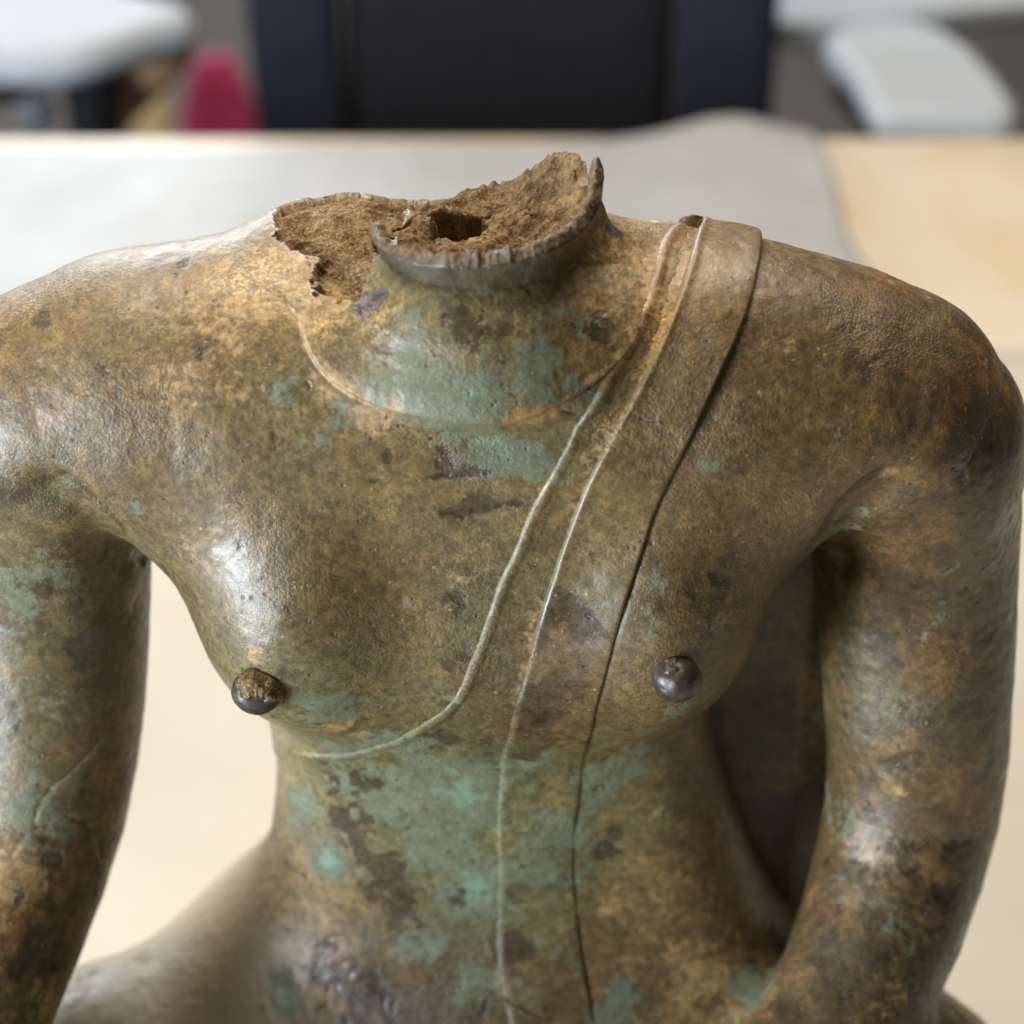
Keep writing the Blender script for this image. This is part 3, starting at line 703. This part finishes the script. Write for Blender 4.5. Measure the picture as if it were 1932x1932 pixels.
d = np.sqrt(((Pc[:, 0]-hx)/.0125)**2+((Pc[:, 1]-hy)/.0135)**2)+.30*fbm(Pc, 160, 3, 104)
Pc[:, 2] -= .034*(1-sstep(.66, .98, d))
z_ = np.zeros(len(Pc), np.float32)
mesh_obj('clay_core', Pc, grid_quads(nr, nt_)[:, ::-1].copy() if False else np.concatenate([grid_quads(nr, nt_), np.stack([np.arange(nr-1)*nt_+nt_-1, (np.arange(nr-1)+1)*nt_+nt_-1, (np.arange(nr-1)+1)*nt_, np.arange(nr-1)*nt_], 1)]), BRONZE, statue, True,
         {'tint': np.stack([z_+.2, z_+.15, z_+.1, z_+1], 1), 'patina': np.stack([z_, z_, .45+.9*fbm(Pc, 48, 4, 106), z_], 1), 'wear_and_light': np.stack([z_+.2*(fbm(Pc, 60, 2, 105) > .2), z_, z_, z_+.5], 1)})

# robe flap hanging between the viewer's right arm and the waist
def flap(Pq):
    Pq = Pq.astype(np.float32)
    x, y, z = Pq[:, 0], Pq[:, 1], Pq[:, 2]
    yc = .088-.020*sstep(-.10, -.33, z)+.35*np.maximum(x-.15, 0)-.10*np.maximum(.11-x, 0)
    a = np.abs(y-yc)*.9-.0065
    b = np.maximum(np.maximum(.075-x, x-.192), np.maximum(z-.0, -.37-z))
    return smax(a, b, .01)
Pf, Qf = surface_net(flap, (.06, .03, -.39), (.21, .14, .03), .004)
Pf = project(flap, Pf, 3)
for _ in range(1):
    Pf, Qf, _p = subdivide(Pf, Qf, np.ones(len(Qf), bool)); Pf = project(flap, Pf, 2)
mesh_obj('robe_flap', Pf, Qf, BRONZE, statue, True, patina(Pf, dark=.05, green=.05))

# ------------------------------------------------------------------ what stands behind the table: office chair, bag, tube, white desk
def ray_at(px, py, y=None, z=None):
    dx = (px-966)/_F; b = (966-py)/_F; D = Vector((dx, _c+b*_s, -_s+b*_c)); O = Vector(CAMLOC)
    t = (y-O.y)/D.y if y is not None else (z-O.z)/D.z
    return O+D*t
def prism(name, pts, z0, z1, mat, parent, bevel, seg=5):
    bm = bmesh.new()
    a = [bm.verts.new((x, y, z0)) for x, y in pts]; b = [bm.verts.new((x, y, z1)) for x, y in pts]
    bm.faces.new(a[::-1]); bm.faces.new(b); n = len(pts)
    for i in range(n): bm.faces.new((a[i], a[(i+1) % n], b[(i+1) % n], b[i]))
    bmesh.ops.recalc_face_normals(bm, faces=bm.faces[:])
    ed = [e for e in bm.edges if abs(e.verts[0].co.z-e.verts[1].co.z) < 1e-6]
    bmesh.ops.bevel(bm, geom=ed, offset=bevel, segments=seg, profile=.5, affect='EDGES')
    return bm_obj(name, bm, mat, parent)
def tube(bm, pts, r, n=14):
    pts = [Vector(p) for p in pts]; rings = []
    rs = r if isinstance(r, (list, tuple)) else [r]*len(pts)
    for i, p in enumerate(pts):
        d = (pts[min(i+1, len(pts)-1)]-pts[max(i-1, 0)]).normalized()
        u = d.orthogonal().normalized() if abs(d.z) > .9 else d.cross(Vector((0, 0, 1))).normalized(); w = d.cross(u)
        rings.append([bm.verts.new(p+(u*math.cos(a)+w*math.sin(a))*rs[i]) for a in [2*math.pi*k/n for k in range(n)]])
    for a, b in zip(rings[:-1], rings[1:]):
        for k in range(n): bm.faces.new((a[k], a[(k+1) % n], b[(k+1) % n], b[k]))
    bm.faces.new(rings[0][::-1]); bm.faces.new(rings[-1])
navy = simple('navy_fabric', (.013, .0155, .027), .85, 0, .3, .2, 60, .0006, 900)
blackf = simple('black_mesh_fabric', (.014, .013, .017), .9, 0, .25, .2, 60, .0006, 900)
whitep = simple('white_plastic', (.43, .47, .52), .6, 0, .3, .05, 20)
blackp = simple('black_plastic', (.022, .023, .026), .45)
brownp = simple('brown_plastic', (.48, .29, .16), .5)
chrome = simple('satin_metal', (.55, .57, .62), .25, .9)
CY = 1.47
chair = tag(empty('office_chair', (0, CY, FLOOR_Z)), 'dark office chair with pale armrests standing behind the table', 'chair')
cl = lambda p: (p.x, p.y-CY)
# backrest: three upholstered panels, slightly curved
def panel(name, x0, x1, yo, curve, mat, z0=.42, z1=1.18, th=.05, nx=14, flare_=0.):
    pts = []
    bm = bmesh.new(); vs = {}
    for i in range(nx+1):
        for j in range(15):
            u = i/nx; w = j/14; x = x0+(x1-x0)*u; z = z0+(z1-z0)*w
            e = 1-max(0, abs(2*u-1)-.78)/.22*.0
            pil = (1-abs(2*u-1)**5)*(1-abs(2*w-1)**9)
            yy = yo+.10*(w-.3)-curve*(x*x)
            for k, s_ in ((0, -1), (1, 1)):
                vs[i, j, k] = bm.verts.new((x+flare_*(w-.4)*x, yy+s_*th*.5*max(pil, .02)**.5, z))
    for i in range(nx):
        for j in range(14):
            bm.faces.new((vs[i, j, 0], vs[i+1, j, 0], vs[i+1, j+1, 0], vs[i, j+1, 0]))
            bm.faces.new((vs[i, j, 1], vs[i, j+1, 1], vs[i+1, j+1, 1], vs[i+1, j, 1]))
    for i in range(nx):
        bm.faces.new((vs[i, 0, 0], vs[i, 0, 1], vs[i+1, 0, 1], vs[i+1, 0, 0])); bm.faces.new((vs[i, 14, 0], vs[i+1, 14, 0], vs[i+1, 14, 1], vs[i, 14, 1]))
    for j in range(14):
        bm.faces.new((vs[0, j, 0], vs[0, j+1, 0], vs[0, j+1, 1], vs[0, j, 1])); bm.faces.new((vs[nx, j, 0], vs[nx, j, 1], vs[nx, j+1, 1], vs[nx, j+1, 0]))
    return bm_obj(name, bm, mat, chair)
sc_ = (ray_at(966+1, 130, y=CY)-ray_at(966, 130, y=CY)).x
wx = lambda px: (px-966)*sc_
panel('backrest', wx(649), wx(1274), .02, .12, blackf)
panel('side_bolster', wx(475), wx(648), .0, .12, navy, flare_=.10)
panel('side_bolster', wx(1275), wx(1462), .0, .12, navy, flare_=.02)
bm = bmesh.new(); box(bm, (-.26, -.36, .40), (.26, .10, .47)); bm_obj('seat', bm, blackf, chair, .03, 4)
bm = bmesh.new(); tube(bm, [(0, -.1, .10), (0, -.1, .40)], .028); bm_obj('gas_column', bm, chrome, chair)
for k in range(5):
    a = math.radians(72*k+20); x, y = .30*math.cos(a), -.1+.30*math.sin(a)
    bm = bmesh.new(); tube(bm, [(0, -.1, .115), (x*.5, -.1+(y+.1)*.5, .105), (x, y, .078)], [.03, .024, .017]); lg = bm_obj('base_leg', bm, blackp, chair)
    bm = bmesh.new(); tube(bm, [(x-.012*math.sin(a)*1.4, y+.012*math.cos(a)*1.4, .03), (x+.017*math.sin(a), y-.017*math.cos(a), .03)], .03, 18); bm_obj('caster', bm, blackp, lg)
padz = .035
RP = [(1557,68),(1570,52),(1600,40),(1660,32),(1720,30),(1775,44),(1835,82),(1885,135),(1922,188),(1915,200),(1880,203),(1800,203),(1700,203),(1655,203),(1632,170),(1606,122),(1580,92)]
LP = [(366,20),(350,6),(300,-8),(220,-28),(100,-52),(-60,-60),(-110,-10),(-110,70),(-60,100),(60,103),(130,99),(200,80),(270,54),(330,36),(358,30)]
for nm, pts in (('right', RP), ('left', LP)):
    q = [cl(ray_at(px, py, z=padz)) for px, py in pts]
    pad = prism('armrest_pad', q, padz-.042-FLOOR_Z, padz-FLOOR_Z, whitep, chair, .017)
    cx = sum(p[0] for p in q)/len(q); cy = sum(p[1] for p in q)/len(q)
    bs, bx_ = (.86, 0) if nm == 'right' else (.62, -.07)
    prism('armrest_base', [((p[0]-cx)*bs+cx+bx_, (p[1]-cy)*.86+cy) for p in q], padz-.066-FLOOR_Z, padz-.0425-FLOOR_Z, blackp, chair, .006)
    bm = bmesh.new(); tube(bm, [(cx, cy, padz-.067-FLOOR_Z), (cx, cy, .56), (cx*.8, cy*.6, .44), (cx*.5, -.1, .42)], [.032, .03, .026, .024]); bm_obj('armrest_post', bm, blackp, chair)
a = ray_at(318, 92, z=-.01); b = ray_at(235, 170, z=-.10); c = ray_at(170, 245, z=-.16)
bm = bmesh.new(); tube(bm, [(p.x, p.y-CY, p.z-FLOOR_Z) for p in (a, b, c)], [.030, .034, .028]); bm_obj('armrest_bracket', bm, brownp, chair)
k = ray_at(68, 208, z=-.10)
bm = bmesh.new(); bmesh.ops.create_uvsphere(bm, u_segments=20, v_segments=12, radius=.023); 
for v in bm.verts: v.co = Vector((v.co.x, v.co.y, v.co.z*1.25))+Vector((k.x, k.y-CY, k.z-FLOOR_Z))
bm_obj('lever_knob', bm, whitep, chair)

# crimson cloth bag on the floor
red = simple('crimson_cloth', (.36, .035, .105), .8, 0, .3, .35, 9, .002, 60)
Y = 2.0; tp = ray_at(408, 108, y=Y)
bm = bmesh.new(); hgt = tp.z-FLOOR_Z; rings = []
for j in range(13):
    w = j/12; r = .10*(1-.80*w**1.6)+.012*math.sin(w*9)
    rings.append([bm.verts.new((r*math.cos(a)*(1+.10*math.sin(3*a+w*4)), r*.7*math.sin(a)*(1+.12*math.sin(4*a+w*3)), hgt*w)) for a in [2*math.pi*k/28 for k in range(28)]])
for p, q in zip(rings[:-1], rings[1:]):
    for k in range(28): bm.faces.new((p[k], p[(k+1) % 28], q[(k+1) % 28], q[k]))
bm.faces.new(rings[0][::-1]); bm.faces.new(rings[-1])
bag = bm_obj('cloth_bag', bm, red, loc=(tp.x, Y, FLOOR_Z)); tag(bag, 'crimson cloth bag standing on the floor left of the chair back', 'bag')
# tan cardboard tube
tan = simple('cardboard', (.58, .44, .25), .8, 0, .3, .35, 28)
tp = ray_at(277, 128, y=1.86)
bm = bmesh.new(); tube(bm, [(0, 0, 0), (0, 0, .002), (0, 0, (tp.z-FLOOR_Z)*.5), (0, 0, tp.z-FLOOR_Z)], .025, 24)
tag(bm_obj('cardboard_tube', bm, tan, loc=(tp.x, 1.86, FLOOR_Z)), 'tan cardboard tube standing on the floor beneath the left armrest', 'tube')
# white desk further back, right
zt = .0
c0 = ray_at(1474, 46, z=zt); c1 = ray_at(1990, 2, z=zt)
dr = (Vector((c1.x, c1.y))-Vector((c0.x, c0.y))).normalized(); nr_ = Vector((-dr.y, dr.x))
desk = tag(empty('white_desk', (c0.x, c0.y, FLOOR_Z), math.atan2(dr.y, dr.x)), 'white desk with rounded corner at the back right', 'desk')
rad = .02; ol = [(rad*(1-math.sin(a)), rad*(1-math.cos(a))) for a in [math.pi/2*k/6 for k in range(7)]][::-1]
prism('desk_top', [(1.3, 0), (1.3, .7), (0, .7)]+ol, .712, .74, whitep, desk, .003, 2)
for x in (.42, 1.24):
    for y in (.06, .64):
        bm = bmesh.new(); tube(bm, [(x, y, 0), (x, y, .7115)], .018); bm_obj('leg', bm, chrome, desk)
